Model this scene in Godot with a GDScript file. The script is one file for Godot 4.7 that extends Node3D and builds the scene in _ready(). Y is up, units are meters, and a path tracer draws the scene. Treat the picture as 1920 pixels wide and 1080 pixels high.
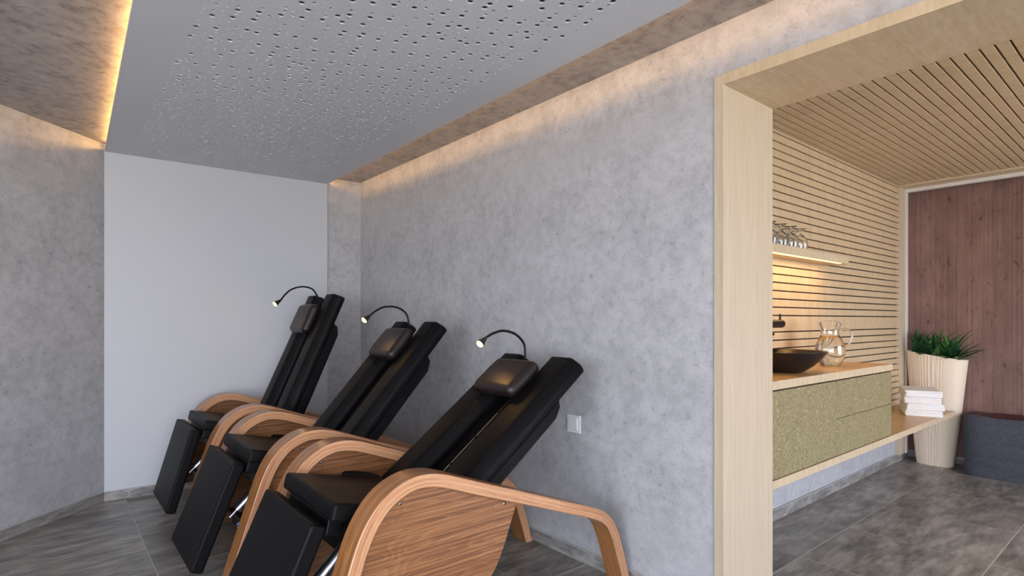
extends Node3D
# A relaxation room with three massage chairs along a plastered wall and a doorway into a wood-slatted washroom.
# World: x runs into the right-hand wall, -z runs along it away from the camera, y is up. Units: metres.

const EYE := 1.133            # height of the camera
const RIGHT_X := 1.926        # face of the right-hand wall
const BACK_L := Vector2(0.26, -4.33)     # corner left wall / back wall (x, z)
const BACK_R := Vector2(1.926, -4.251)   # corner back wall / right wall
const CEIL := 2.236           # upper ceiling
const RAFT := 2.184           # underside of the perforated ceiling raft
const FRONT_Z := 1.7          # wall with the windows, behind the camera
const LEFT_X := -3.0
const WASH_BACK := -1.505     # plaster of the washroom's back wall
const WASH_RIGHT := 5.52      # brown boarded wall
const WASH_CEIL := 2.2        # underside of the washroom's slats
const DOOR_L := -1.099        # clear opening of the doorway
const DOOR_R := 1.15
const DOOR_H := 2.003
const LINING_X := 2.301
const TILE := 0.6

var used := {}
var M := {}                    # materials
var rng := RandomNumberGenerator.new()


func _ready() -> void:
	rng.seed = 7
	set_camera()
	set_sky()
	make_materials()
	build_floor()
	build_walls()
	build_ceiling()
	build_doorway()
	build_washroom()
	build_light_strips()
	build_chairs()
	build_vanity()
	build_washroom_things()
	build_switch()


# ------------------------------------------------------------------ camera and daylight

func set_camera() -> void:
	var c := Camera3D.new()
	c.name = "camera"
	add_child(c)
	c.projection = Camera3D.PROJECTION_FRUSTUM
	c.near = 0.05
	c.far = 60.0
	c.size = 0.05 * 1080.0 / 1050.0
	c.frustum_offset = Vector2(0.0, 0.05 * 60.0 / 1050.0)
	c.position = Vector3(0, EYE, 0)
	c.rotation_degrees.y = -39.5
	c.current = true


func set_sky() -> void:
	var w := WorldEnvironment.new()
	w.name = "world"
	var e := Environment.new()
	var s := Sky.new()
	var m := ProceduralSkyMaterial.new()
	m.sky_top_color = Color(0.82, 0.87, 0.97)
	m.sky_horizon_color = Color(0.91, 0.935, 0.985)
	m.sky_curve = 0.25
	m.ground_horizon_color = Color(0.94, 0.94, 0.94)
	m.ground_bottom_color = Color(0.80, 0.80, 0.80)
	m.energy_multiplier = 12.6
	s.sky_material = m
	e.background_mode = Environment.BG_SKY
	e.sky = s
	e.tonemap_mode = Environment.TONE_MAPPER_LINEAR
	e.tonemap_exposure = 1.0
	e.sdfgi_enabled = true
	e.ssao_enabled = true
	e.ssil_enabled = true
	w.environment = e
	add_child(w)


# ------------------------------------------------------------------ naming and nodes

func numbered(called: String) -> String:
	if not used.has(called):
		used[called] = 0
		return called
	used[called] += 1
	return "%s_%03d" % [called, used[called]]


func tag(o: Node, label := "", category := "", group := "", kind := "") -> Node:
	if label: o.set_meta("label", label)
	if category: o.set_meta("category", category)
	if group: o.set_meta("group", group)
	if kind: o.set_meta("kind", kind)
	return o


func base(called: String, at := Vector3.ZERO, turn := 0.0) -> Node3D:
	var o := Node3D.new()
	o.name = numbered(called)
	add_child(o)
	o.position = at
	o.rotation.y = turn
	return o


func thing(called: String, label: String, category: String, at := Vector3.ZERO, turn := 0.0, group := "") -> Node3D:
	var o := base(called, at, turn)
	tag(o, label, category, group)
	return o


func structure(called: String, label: String, category: String, at := Vector3.ZERO, turn := 0.0) -> Node3D:
	var o := base(called, at, turn)
	tag(o, label, category, "", "structure")
	return o


func part(called: String, mesh: Mesh, mat: Material, parent: Node, at := Vector3.ZERO, b := Basis.IDENTITY) -> MeshInstance3D:
	var o := MeshInstance3D.new()
	o.name = called if parent != self else numbered(called)
	o.mesh = mesh
	if mat: o.material_override = mat
	o.transform = Transform3D(b, at)
	parent.add_child(o, true)
	return o


# ------------------------------------------------------------------ mesh building

class MB:
	var v := PackedVector3Array()
	var n := PackedVector3Array()
	var t := PackedVector2Array()

	func tri(a: Vector3, b: Vector3, c: Vector3, na: Vector3, nb: Vector3, nc: Vector3, ua := Vector2.ZERO, ub := Vector2.ZERO, uc := Vector2.ZERO) -> void:
		# given counter-clockwise from outside; Godot's front faces run clockwise
		v.append(a); v.append(c); v.append(b)
		n.append(na); n.append(nc); n.append(nb)
		t.append(ua); t.append(uc); t.append(ub)

	func quad(a: Vector3, b: Vector3, c: Vector3, d: Vector3) -> void:
		var m := (b - a).cross(c - a).normalized()
		tri(a, b, c, m, m, m)
		tri(a, c, d, m, m, m)

	func quad_n(a: Vector3, b: Vector3, c: Vector3, d: Vector3, na: Vector3, nb: Vector3, nc: Vector3, nd: Vector3, ua := Vector2.ZERO, ub := Vector2.ZERO, uc := Vector2.ZERO, ud := Vector2.ZERO) -> void:
		tri(a, b, c, na, nb, nc, ua, ub, uc)
		tri(a, c, d, na, nc, nd, ua, uc, ud)

	func box(lo: Vector3, hi: Vector3) -> void:
		var p := func(i: int) -> Vector3: return Vector3(hi.x if i & 1 else lo.x, hi.y if i & 2 else lo.y, hi.z if i & 4 else lo.z)
		quad(p.call(4), p.call(5), p.call(7), p.call(6))
		quad(p.call(1), p.call(0), p.call(2), p.call(3))
		quad(p.call(5), p.call(1), p.call(3), p.call(7))
		quad(p.call(0), p.call(4), p.call(6), p.call(2))
		quad(p.call(6), p.call(7), p.call(3), p.call(2))
		quad(p.call(0), p.call(1), p.call(5), p.call(4))

	func commit(into: ArrayMesh = null, mat: Material = null) -> ArrayMesh:
		var m := into if into else ArrayMesh.new()
		var a := []
		a.resize(Mesh.ARRAY_MAX)
		a[Mesh.ARRAY_VERTEX] = v
		a[Mesh.ARRAY_NORMAL] = n
		a[Mesh.ARRAY_TEX_UV] = t
		m.add_surface_from_arrays(Mesh.PRIMITIVE_TRIANGLES, a)
		if mat: m.surface_set_material(m.get_surface_count() - 1, mat)
		return m


func box_mesh(size: Vector3) -> ArrayMesh:
	var b := MB.new()
	b.box(-size / 2, size / 2)
	return b.commit()


# a box from corner lo to corner hi, as a part whose origin is its middle
func box_part(called: String, lo: Vector3, hi: Vector3, mat: Material, parent: Node, bevel := 0.0) -> MeshInstance3D:
	var size := hi - lo
	return part(called, box_mesh(size) if bevel <= 0 else round_box(size, bevel, 1), mat, parent, (lo + hi) / 2)


# box with rounded (seg > 1) or chamfered (seg 1) edges; bulge swells the two big z... faces outwards
func round_box(size: Vector3, r: float, seg := 3, bulge := Vector3.ZERO, fine := 1) -> ArrayMesh:
	var h := size / 2
	r = minf(r, minf(h.x, minf(h.y, h.z)) * 0.98)
	var b := MB.new()
	var steps := func(half: float) -> PackedFloat32Array:
		var out := PackedFloat32Array()
		for i in seg + 1:
			out.append(-half + r * i / seg)
		for i in range(1, fine):
			out.append(lerpf(-half + r, half - r, float(i) / fine))
		for i in seg + 1:
			out.append(half - r + r * i / seg)
		return out
	for axis in 3:
		var ua := (axis + 1) % 3
		var va := (axis + 2) % 3
		var us: PackedFloat32Array = steps.call(h[ua])
		var vs: PackedFloat32Array = steps.call(h[va])
		for side in [-1.0, 1.0]:
			var grid := []
			for i in us.size():
				var row := []
				for j in vs.size():
					var p := Vector3.ZERO
					p[axis] = h[axis] * side
					p[ua] = us[i]
					p[va] = vs[j]
					var inner := Vector3(clampf(p.x, -h.x + r, h.x - r), clampf(p.y, -h.y + r, h.y - r), clampf(p.z, -h.z + r, h.z - r))
					var d := (p - inner).normalized()
					var q := inner + d * r
					if bulge != Vector3.ZERO:
						var k := 1.0 - pow(absf(q.x) / h.x, 2.0)
						var ky := 1.0 - pow(absf(q.y) / h.y, 2.0)
						var kz := 1.0 - pow(absf(q.z) / h.z, 2.0)
						q += Vector3(signf(q.x) * bulge.x * ky * kz, signf(q.y) * bulge.y * k * kz, signf(q.z) * bulge.z * k * ky)
					row.append([q, d])
				grid.append(row)
			for i in us.size() - 1:
				for j in vs.size() - 1:
					var A = grid[i][j]; var B = grid[i + 1][j]; var C = grid[i + 1][j + 1]; var D = grid[i][j + 1]
					if side > 0: b.quad_n(A[0], B[0], C[0], D[0], A[1], B[1], C[1], D[1])
					else: b.quad_n(D[0], C[0], B[0], A[0], D[1], C[1], B[1], A[1])
	return b.commit()


func area2(p: PackedVector2Array) -> float:
	var a := 0.0
	for i in p.size():
		a += p[i].cross(p[(i + 1) % p.size()])
	return a / 2


# polygon in xy pushed out from z0 to z1; corners flatter than 40 degrees are shaded smooth
func extrude(poly: PackedVector2Array, z0: float, z1: float, bevel := 0.0) -> ArrayMesh:
	var p := poly.duplicate()
	if area2(p) < 0: p.reverse()
	var b := MB.new()
	var c := p.size()
	var en := []
	for i in c:
		var d := (p[(i + 1) % c] - p[i]).normalized()
		en.append(Vector2(d.y, -d.x))
	var inset := PackedVector2Array()
	for i in c:
		var a: Vector2 = en[(i + c - 1) % c]
		var d: Vector2 = en[i]
		var m := (a + d)
		inset.append(p[i] - m * (bevel / maxf(0.4, 1.0 + a.dot(d))))
	for i in c:
		var j := (i + 1) % c
		var prev: Vector2 = en[(i + c - 1) % c]
		var here: Vector2 = en[i]
		var next: Vector2 = en[j]
		var n0 := (prev + here).normalized() if prev.dot(here) > 0.76 else here
		var n1 := (next + here).normalized() if next.dot(here) > 0.76 else here
		var N0 := Vector3(n0.x, n0.y, 0)
		var N1 := Vector3(n1.x, n1.y, 0)
		b.quad_n(Vector3(p[i].x, p[i].y, z0 + bevel), Vector3(p[j].x, p[j].y, z0 + bevel), Vector3(p[j].x, p[j].y, z1 - bevel), Vector3(p[i].x, p[i].y, z1 - bevel), N0, N1, N1, N0)
		if bevel > 0:
			b.quad(Vector3(p[i].x, p[i].y, z1 - bevel), Vector3(p[j].x, p[j].y, z1 - bevel), Vector3(inset[j].x, inset[j].y, z1), Vector3(inset[i].x, inset[i].y, z1))
			b.quad(Vector3(p[j].x, p[j].y, z0 + bevel), Vector3(p[i].x, p[i].y, z0 + bevel), Vector3(inset[i].x, inset[i].y, z0), Vector3(inset[j].x, inset[j].y, z0))
	var cap := inset if bevel > 0 else p
	var ids := Geometry2D.triangulate_polygon(cap)
	for k in range(0, ids.size(), 3):
		var A := cap[ids[k]]; var B := cap[ids[k + 1]]; var C := cap[ids[k + 2]]
		if (B - A).cross(C - A) < 0:
			var s := B; B = C; C = s
		var f := Vector3(0, 0, 1)
		b.tri(Vector3(A.x, A.y, z1), Vector3(B.x, B.y, z1), Vector3(C.x, C.y, z1), f, f, f)
		b.tri(Vector3(A.x, A.y, z0), Vector3(C.x, C.y, z0), Vector3(B.x, B.y, z0), -f, -f, -f)
	return b.commit()


# profile of (radius, height) turned about y; shape(angle, row) may scale the radius
func lathe(profile: Array, segs := 32, closed_profile := false, shape = null) -> ArrayMesh:
	var b := MB.new()
	var rows := profile.size()
	var pts := []
	for i in rows:
		var row := PackedVector3Array()
		for k in segs + 1:
			var a := TAU * k / segs
			var r: float = profile[i].x
			var y: float = profile[i].y
			if shape != null:
				var s: Vector2 = shape.call(a, i)
				r *= s.x
				y += s.y
			row.append(Vector3(cos(a) * r, y, sin(a) * r))
		pts.append(row)
	var last := rows if closed_profile else rows - 1
	var norm := func(i: int, k: int) -> Vector3:
		var i0 := (i + rows - 1) % rows if closed_profile else maxi(i - 1, 0)
		var i1 := (i + 1) % rows if closed_profile else mini(i + 1, rows - 1)
		var dp: Vector3 = pts[i1][k] - pts[i0][k]
		var dk: Vector3 = pts[i][(k + 1) % segs] - pts[i][(k + segs - 1) % segs]
		if dk.length() < 1e-7:
			return Vector3(0, 1 if profile[i].y > profile[i0].y or i == rows - 1 else -1, 0)
		return dp.cross(dk).normalized()
	for i in last:
		var j := (i + 1) % rows
		for k in segs:
			b.quad_n(pts[i][k], pts[j][k], pts[j][k + 1], pts[i][k + 1], norm.call(i, k), norm.call(j, k), norm.call(j, (k + 1) % segs), norm.call(i, (k + 1) % segs))
	return b.commit()


# round bar along a path; radii may be one number or one for each point
func tube(path: Array, radius, segs := 10, capped := true) -> ArrayMesh:
	var b := MB.new()
	var frames := []
	var up := Vector3(0.123, 0.31, 0.94).normalized()
	var count := path.size()
	for i in count:
		var p: Vector3 = path[i]
		var d: Vector3 = (path[mini(i + 1, count - 1)] - path[maxi(i - 1, 0)]).normalized()
		if absf(d.dot(up)) > 0.95: up = Vector3(0.9, 0.1, 0.2).normalized()
		var x := up.cross(d).normalized()
		var y := d.cross(x)
		up = y
		var ring := []
		var r: float = radius[i] if radius is Array else radius
		for k in segs + 1:
			var a := TAU * k / segs
			var nn := x * cos(a) + y * sin(a)
			ring.append([p + nn * r, nn])
		frames.append(ring)
	for i in count - 1:
		for k in segs:
			var A = frames[i][k]; var B = frames[i][k + 1]; var C = frames[i + 1][k + 1]; var D = frames[i + 1][k]
			b.quad_n(A[0], B[0], C[0], D[0], A[1], B[1], C[1], D[1])
	if capped:
		for e in [0, count - 1]:
			var d: Vector3 = (path[1] - path[0]).normalized() * -1.0 if e == 0 else (path[count - 1] - path[count - 2]).normalized()
			for k in segs:
				var A: Vector3 = frames[e][k][0]; var B: Vector3 = frames[e][k + 1][0]
				if e == 0: b.tri(path[e], B, A, d, d, d)
				else: b.tri(path[e], A, B, d, d, d)
	return b.commit()


func smooth_path(points: Array, per := 6) -> Array:
	var out := []
	for i in points.size() - 1:
		var p0 = points[maxi(i - 1, 0)]; var p1 = points[i]; var p2 = points[i + 1]; var p3 = points[mini(i + 2, points.size() - 1)]
		for k in per:
			var t := float(k) / per
			out.append(0.5 * ((2.0 * p1) + (p2 - p0) * t + (2.0 * p0 - 5.0 * p1 + 4.0 * p2 - p3) * t * t + (3.0 * p1 - p0 - 3.0 * p2 + p3) * t * t * t))
	out.append(points[-1])
	return out


# ------------------------------------------------------------------ textures

func noise_bytes(s: int, freq: float, w: int, h: int, octaves := 3, kind := FastNoiseLite.TYPE_SIMPLEX_SMOOTH) -> PackedByteArray:
	var f := FastNoiseLite.new()
	f.seed = s
	f.noise_type = kind
	f.frequency = freq
	f.fractal_octaves = octaves
	if octaves == 1: f.fractal_type = FastNoiseLite.FRACTAL_NONE
	var im := f.get_seamless_image(w, h, false, false, 0.2, true)
	im.convert(Image.FORMAT_L8)
	return im.get_data()


# noise drawn out along x (w0 < w) or along y (h0 < h)
func long_noise(s: int, freq: float, w0: int, h0: int, w: int, h: int, octaves := 3) -> PackedByteArray:
	var im := Image.create_from_data(w0, h0, false, Image.FORMAT_L8, noise_bytes(s, freq, w0, h0, octaves))
	im.resize(w, h, Image.INTERPOLATE_CUBIC)
	return im.get_data()


func ramp(stops: Array) -> PackedByteArray:
	var g := Gradient.new()
	g.offsets = PackedFloat32Array(stops.map(func(s): return s[0]))
	g.colors = PackedColorArray(stops.map(func(s): return s[1]))
	var out := PackedByteArray()
	for i in 256:
		var c := g.sample(i / 255.0)
		out.append(int(c.r * 255.0)); out.append(int(c.g * 255.0)); out.append(int(c.b * 255.0))
	return out


func tinted(values: PackedByteArray, w: int, h: int, stops: Array) -> ImageTexture:
	var lut := ramp(stops)
	var out := PackedByteArray()
	out.resize(w * h * 3)
	for i in w * h:
		var k := values[i] * 3
		var o := i * 3
		out[o] = lut[k]; out[o + 1] = lut[k + 1]; out[o + 2] = lut[k + 2]
	return tex(Image.create_from_data(w, h, false, Image.FORMAT_RGB8, out))


func grey(values: PackedByteArray, w: int, h: int) -> ImageTexture:
	return tex(Image.create_from_data(w, h, false, Image.FORMAT_L8, values))


func tex(im: Image) -> ImageTexture:
	return ImageTexture.create_from_image(im)


func turned(t: ImageTexture) -> ImageTexture:
	var im := t.get_image()
	im.rotate_90(CLOCKWISE)
	return tex(im)


func c8(r: int, g: int, b: int) -> Color:
	return Color(r / 255.0, g / 255.0, b / 255.0)


func plain(color: Color, rough := 0.6, metal := 0.0) -> StandardMaterial3D:
	var m := StandardMaterial3D.new()
	m.albedo_color = color
	m.roughness = rough
	m.metallic = metal
	return m


# textured from three sides; metres = size of one repeat along x, y and z
func mapped(t: Texture2D, metres: Vector3, rough := 0.6, world := false, shift := Vector3.ZERO, tint := Color.WHITE) -> StandardMaterial3D:
	var m := plain(tint, rough)
	m.albedo_texture = t
	m.uv1_triplanar = true
	m.uv1_world_triplanar = world
	m.uv1_triplanar_sharpness = 8.0
	m.uv1_scale = Vector3(1.0 / metres.x, 1.0 / metres.y, 1.0 / metres.z)
	m.uv1_offset = shift
	return m


func relief(m: StandardMaterial3D, t: Texture2D, depth_mm: float) -> StandardMaterial3D:
	m.heightmap_enabled = true
	m.heightmap_texture = t
	m.heightmap_scale = depth_mm / 10.0
	return m


# grain along x: fine fibres, growth rings that wander slowly, pale and dark streaks
func wood_values(s: int, w: int, h: int, rings: float, wander: float, ring_depth: float, fibre: float, streak: float) -> PackedByteArray:
	var fine := long_noise(s, 0.25, 24, h, w, h, 2)
	var mid := long_noise(s + 1, 0.07, 6, h, w, h, 3)
	var warp := long_noise(s + 2, 0.045, 24, h / 8, w, h, 2)
	var out := PackedByteArray()
	out.resize(w * h)
	for y in h:
		var vy := float(y) / h * rings
		for x in w:
			var i := y * w + x
			var ph := vy + (warp[i] - 128) * wander
			var f := ph - floorf(ph)
			var ring := f * f * 1.4 if f < 0.85 else (1.0 - f) * 6.7
			var val := 128.0 + (ring - 0.45) * ring_depth + (fine[i] - 128) * fibre + (mid[i] - 128) * streak
			out[i] = clampi(int(val), 0, 255)
	return out


func make_materials() -> void:
	# trowelled concrete-look plaster: clouds, blotches and dark pits
	var w := 1024
	var cloud := noise_bytes(11, 0.006, w, w, 3)
	var mid := noise_bytes(12, 0.024, w, w, 4)
	var fine := noise_bytes(13, 0.12, w, w, 2)
	var pits := noise_bytes(14, 0.040, w, w, 4)
	var val := PackedByteArray(); val.resize(w * w)
	var hgt := PackedByteArray(); hgt.resize(w * w)
	for i in w * w:
		var a := 150.0 + (cloud[i] - 128) * 0.22 + (mid[i] - 128) * 0.27 + (fine[i] - 128) * 0.18
		var pit := maxf(0.0, pits[i] - 168.0) * (1.0 + (fine[i] - 128) * 0.006)
		a -= pit * 0.85
		val[i] = clampi(int(a), 0, 255)
		hgt[i] = clampi(int(128.0 + (mid[i] - 128) * 0.4 + (fine[i] - 128) * 0.25 - pit * 0.8), 0, 255)
	var plaster := tinted(val, w, w, [[0.0, c8(122, 121, 123)], [0.45, c8(166, 165, 167)], [0.65, c8(182, 181, 183)], [1.0, c8(204, 203, 205)]])
	var plaster_h := grey(hgt, w, w)
	M.plaster = relief(mapped(plaster, Vector3(1.7, 1.7, 1.7), 0.55), plaster_h, 0.6)

	# the upper ceiling: the same plaster drawn with lengthwise tears
	var tear := long_noise(21, 0.045, 420, w, w, w, 4)
	var tear2 := long_noise(22, 0.02, 512, w, w, w, 3)
	for i in w * w:
		var cut := maxf(0.0, 80.0 - absf(tear[i] - 128.0) * 8.0) * smoothstep(136.0, 156.0, tear2[i])
		val[i] = clampi(int(142.0 + (cloud[i] - 128) * 0.3 + (mid[i] - 128) * 0.45 + (fine[i] - 128) * 0.2 - cut * 0.9), 0, 255)
		hgt[i] = clampi(int(140.0 + (mid[i] - 128) * 0.4 + (fine[i] - 128) * 0.2 - cut * 1.4), 0, 255)
	M.ceiling = relief(mapped(tinted(val, w, w, [[0.0, c8(88, 81, 77)], [0.5, c8(164, 156, 151)], [1.0, c8(198, 191, 186)]]), Vector3(1.6, 1.6, 1.6), 0.6), grey(hgt, w, w), 2.0)

	# slate-look porcelain: streaks along one side, cloudy patches, pale veins
	var drift := long_noise(31, 0.012, 340, w, w, w, 4)
	var drift2 := long_noise(32, 0.040, 260, w, w, w, 4)
	var vein := long_noise(33, 0.010, 600, w, w, w, 5)
	for i in w * w:
		var line := maxf(0.0, 26.0 - absf(vein[i] - 128.0) * 5.0)
		val[i] = clampi(int(122.0 + (drift[i] - 128) * 0.70 + (drift2[i] - 128) * 0.5 + (fine[i] - 128) * 0.22 + line * 1.4), 0, 255)
		hgt[i] = clampi(int(128.0 + (drift2[i] - 128) * 0.5 + (fine[i] - 128) * 0.5), 0, 255)
	var slate := tinted(val, w, w, [[0.0, c8(90, 87, 83)], [0.5, c8(143, 138, 131)], [1.0, c8(194, 188, 179)]])
	var slate_h := grey(hgt, w, w)
	var tiles := []
	for k in 6:
		var tint: float = [0.98, 0.9, 1.0, 0.86, 0.95, 0.92][k]
		tiles.append(relief(mapped(slate, Vector3(1.5, 1.5, 1.5), 0.36, true, Vector3(0.17 * k, 0.37 * k, 0.61 * k), Color(tint, tint, tint)), slate_h, 0.5))
	M.tiles = tiles
	M.skirting = mapped(slate, Vector3(1.1, 1.1, 1.1), 0.45, true, Vector3.ZERO, Color(0.98, 0.98, 1.0))
	M.grout = plain(c8(186, 181, 172), 0.9)
	M.sealant = plain(c8(176, 174, 172), 0.7)

	# pale ash boards
	var ash := tinted(wood_values(41, 1024, 512, 14.0, 0.016, 22.0, 0.36, 0.24), 1024, 512, [[0.0, c8(172, 150, 122)], [0.4, c8(196, 178, 153)], [0.65, c8(207, 191, 168)], [1.0, c8(219, 206, 187)]])
	M.ash = mapped(ash, Vector3(2.0, 0.55, 0.55), 0.5, false, Vector3.ZERO, Color(1.0, 0.975, 0.925))
	M.ash_slat = mapped(ash, Vector3(2.3, 0.61, 0.61), 0.5, true, Vector3.ZERO, Color(0.98, 0.94, 0.87))
	M.ash_tall = mapped(turned(ash), Vector3(0.5, 2.3, 0.5), 0.5, false, Vector3.ZERO, Color(0.97, 0.965, 0.955))
	M.oak_top = mapped(ash, Vector3(1.7, 0.5, 0.5), 0.35, false, Vector3(0.3, 0.2, 0.4), Color(0.98, 0.86, 0.66))
	M.batten = plain(c8(24, 18, 14), 0.9)

	# walnut side panels, lighter bent plywood and its layered edges
	var walnut := tinted(wood_values(51, 1024, 1024, 9.0, 0.030, 42.0, 0.45, 0.75), 1024, 1024, [[0.0, c8(76, 46, 28)], [0.35, c8(119, 77, 47)], [0.62, c8(146, 99, 63)], [1.0, c8(176, 128, 87)]])
	M.walnut = mapped(walnut, Vector3(0.95, 0.62, 0.62), 0.38)
	var veneer := tinted(wood_values(55, 1024, 256, 3.0, 0.020, 40.0, 0.45, 0.5), 1024, 256, [[0.0, c8(104, 64, 36)], [0.4, c8(146, 96, 54)], [0.7, c8(168, 116, 69)], [1.0, c8(192, 144, 94)]])
	M.veneer = plain(Color.WHITE, 0.3)
	M.veneer.albedo_texture = veneer
	M.veneer.clearcoat_enabled = true
	M.veneer.clearcoat = 0.3
	M.veneer.clearcoat_roughness = 0.25
	var ply_fine := long_noise(61, 0.3, 64, 128, 1024, 128, 2)
	var ply_wave := long_noise(62, 0.03, 64, 128, 1024, 128, 2)
	var ply := PackedByteArray(); ply.resize(1024 * 128)
	for y in 128:
		for x in 1024:
			var i := y * 1024 + x
			var layer := fposmod((y + (ply_wave[i] - 128) * 0.10) / 128.0 * 11.0, 1.0)
			ply[i] = clampi(int(150.0 + (ply_fine[i] - 128) * 0.45 + (ply_wave[i] - 128) * 0.5 - (46.0 if layer < 0.16 else 0.0)), 0, 255)
	M.ply = plain(Color.WHITE, 0.42)
	M.ply.albedo_texture = tinted(ply, 1024, 128, [[0.0, c8(130, 82, 53)], [0.4, c8(178, 125, 88)], [0.65, c8(198, 148, 109)], [1.0, c8(216, 174, 135)]])

	# smoked oak boards, grain upright
	var smoked := wood_values(71, 1024, 512, 7.0, 0.030, 4.0, 0.14, 0.26)
	var knots := noise_bytes(74, 0.018, 1024, 512, 3)
	var cracks := long_noise(75, 0.05, 160, 512, 1024, 512, 3)
	var patches := noise_bytes(76, 0.006, 1024, 512, 3)
	for i in 1024 * 512:
		smoked[i] = clampi(smoked[i] + int((patches[i] - 128) * 0.28 - maxf(0.0, knots[i] - 190.0) * 1.5 - maxf(0.0, cracks[i] - 196.0) * 1.8), 0, 255)
	var smoked_t := turned(tinted(smoked, 1024, 512, [[0.0, c8(62, 43, 38)], [0.35, c8(118, 87, 78)], [0.65, c8(144, 109, 99)], [1.0, c8(166, 130, 118)]]))
	var boards := []
	for k in 4:
		var tint2: float = [1.0, 0.93, 0.97, 0.9][k]
		boards.append(mapped(smoked_t, Vector3(0.62, 2.1, 0.62), 0.5, true, Vector3(0.2 * k, 0.31 * k, 0.23 * k), Color(tint2, tint2, tint2)))
	M.smoked = boards

	# pressed straw board: thousands of short stalks over each other
	var straw := Image.create(1024, 1024, false, Image.FORMAT_RGB8)
	straw.fill(c8(140, 132, 102))
	var sr := RandomNumberGenerator.new()
	sr.seed = 81
	for k in 20000:
		var p := Vector2(sr.randf() * 1024, sr.randf() * 1024)
		var ang := sr.randf() * TAU
		var leng := sr.randf_range(6, 26)
		var tone := sr.randf()
		var col := c8(70, 62, 44) if tone < 0.12 else c8(122, 114, 86).lerp(c8(184, 174, 140), sr.randf()) if tone < 0.96 else c8(212, 204, 176)
		var wide := 2 + sr.randi() % 4
		var dx := Vector2(cos(ang), sin(ang))
		for q in int(leng):
			var at := p + dx * q
			for e in wide:
				straw.set_pixel(posmod(int(at.x) + e, 1024), posmod(int(at.y), 1024), col)
	M.straw = relief(mapped(tex(straw), Vector3(0.60, 0.60, 0.60), 0.65, true, Vector3.ZERO, Color(0.96, 0.93, 0.85)), tex(straw), 0.8)

	# upholstery
	var grain := grey(noise_bytes(91, 0.2, 512, 512, 2), 512, 512)
	M.black = relief(mapped(null, Vector3(0.12, 0.12, 0.12), 0.48, false, Vector3.ZERO, c8(10, 9, 11)), grain, 0.2)
	M.black.metallic_specular = 0.27
	M.black.roughness = 0.48
	M.leather = relief(mapped(null, Vector3(0.14, 0.14, 0.14), 0.42, false, Vector3.ZERO, c8(29, 19, 20)), grain, 0.2)
	M.black_metal = plain(c8(16, 16, 18), 0.4, 0.3)
	M.black_plastic = plain(c8(18, 18, 20), 0.35)
	M.chrome = plain(c8(205, 207, 210), 0.18, 1.0)
	M.brushed = plain(c8(190, 192, 196), 0.32, 1.0)
	M.brass = plain(c8(196, 188, 168), 0.3, 1.0)

	M.white_paint = plain(c8(196, 197, 201), 0.55)
	M.raft = plain(c8(205, 205, 209), 0.6)
	M.fleece = plain(c8(22, 22, 24), 0.95)
	M.white_plastic = plain(c8(222, 223, 226), 0.3)
	M.white_trim = plain(c8(214, 208, 204), 0.4)

	M.glass = plain(Color(1, 1, 1, 0.01), 0.0)
	M.glass.refraction_enabled = true
	M.glass.refraction_scale = 0.05
	M.glass.transparency = BaseMaterial3D.TRANSPARENCY_ALPHA
	M.water = plain(Color(1.0, 0.99, 0.97, 0.01), 0.0)
	M.water.refraction_enabled = true
	M.water.refraction_scale = 0.033
	M.water.transparency = BaseMaterial3D.TRANSPARENCY_ALPHA
	M.pane = plain(Color(0.95, 1.0, 1.0, 0.06), 0.0)
	M.pane.transparency = BaseMaterial3D.TRANSPARENCY_ALPHA

	M.towel = relief(mapped(null, Vector3(0.05, 0.05, 0.05), 0.95, false, Vector3.ZERO, c8(246, 244, 243)), grain, 0.8)
	var canvas := long_noise(95, 0.05, 256, 512, 512, 512, 4)
	M.canvas = relief(mapped(tinted(canvas, 512, 512, [[0.0, c8(58, 60, 69)], [0.5, c8(66, 69, 79)], [1.0, c8(77, 80, 90)]]), Vector3(0.5, 0.5, 0.5), 0.8), grain, 0.3)
	M.lining = plain(c8(70, 26, 22), 0.7)
	M.pot = plain(c8(230, 212, 190), 0.65)
	M.soil = plain(c8(40, 31, 25), 0.95)
	M.bronze = plain(c8(46, 36, 33), 0.28, 0.35)
	var greens := []
	for k in 3:
		var g := plain([c8(40, 84, 42), c8(72, 120, 56), c8(28, 66, 38)][k], 0.42)
		g.backlight_enabled = true
		g.backlight = Color(0.12, 0.2, 0.06)
		greens.append(g)
	M.greens = greens
	M.led = plain(Color(0.9, 0.85, 0.7), 0.5)
	M.led.emission_enabled = true
	M.led.emission = Color(1.0, 0.80, 0.50)
	M.led.emission_energy_multiplier = 2.2
	M.bulb = plain(Color(1, 0.95, 0.8), 0.3)
	M.bulb.emission_enabled = true
	M.bulb.emission = Color(1.0, 0.80, 0.42)
	M.bulb.emission_energy_multiplier = 9.0


# ------------------------------------------------------------------ floor, walls, ceiling

func room_outline() -> PackedVector2Array:
	return PackedVector2Array([Vector2(RIGHT_X, FRONT_Z), Vector2(RIGHT_X, DOOR_R), Vector2(LINING_X, DOOR_R), Vector2(LINING_X, FRONT_Z), Vector2(WASH_RIGHT, FRONT_Z), Vector2(WASH_RIGHT, WASH_BACK), Vector2(LINING_X, WASH_BACK), Vector2(LINING_X, DOOR_L), Vector2(RIGHT_X, DOOR_L), BACK_R, BACK_L, Vector2(LEFT_X, BACK_L.y + (BACK_L.x - LEFT_X)), Vector2(LEFT_X, FRONT_Z)])


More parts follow.
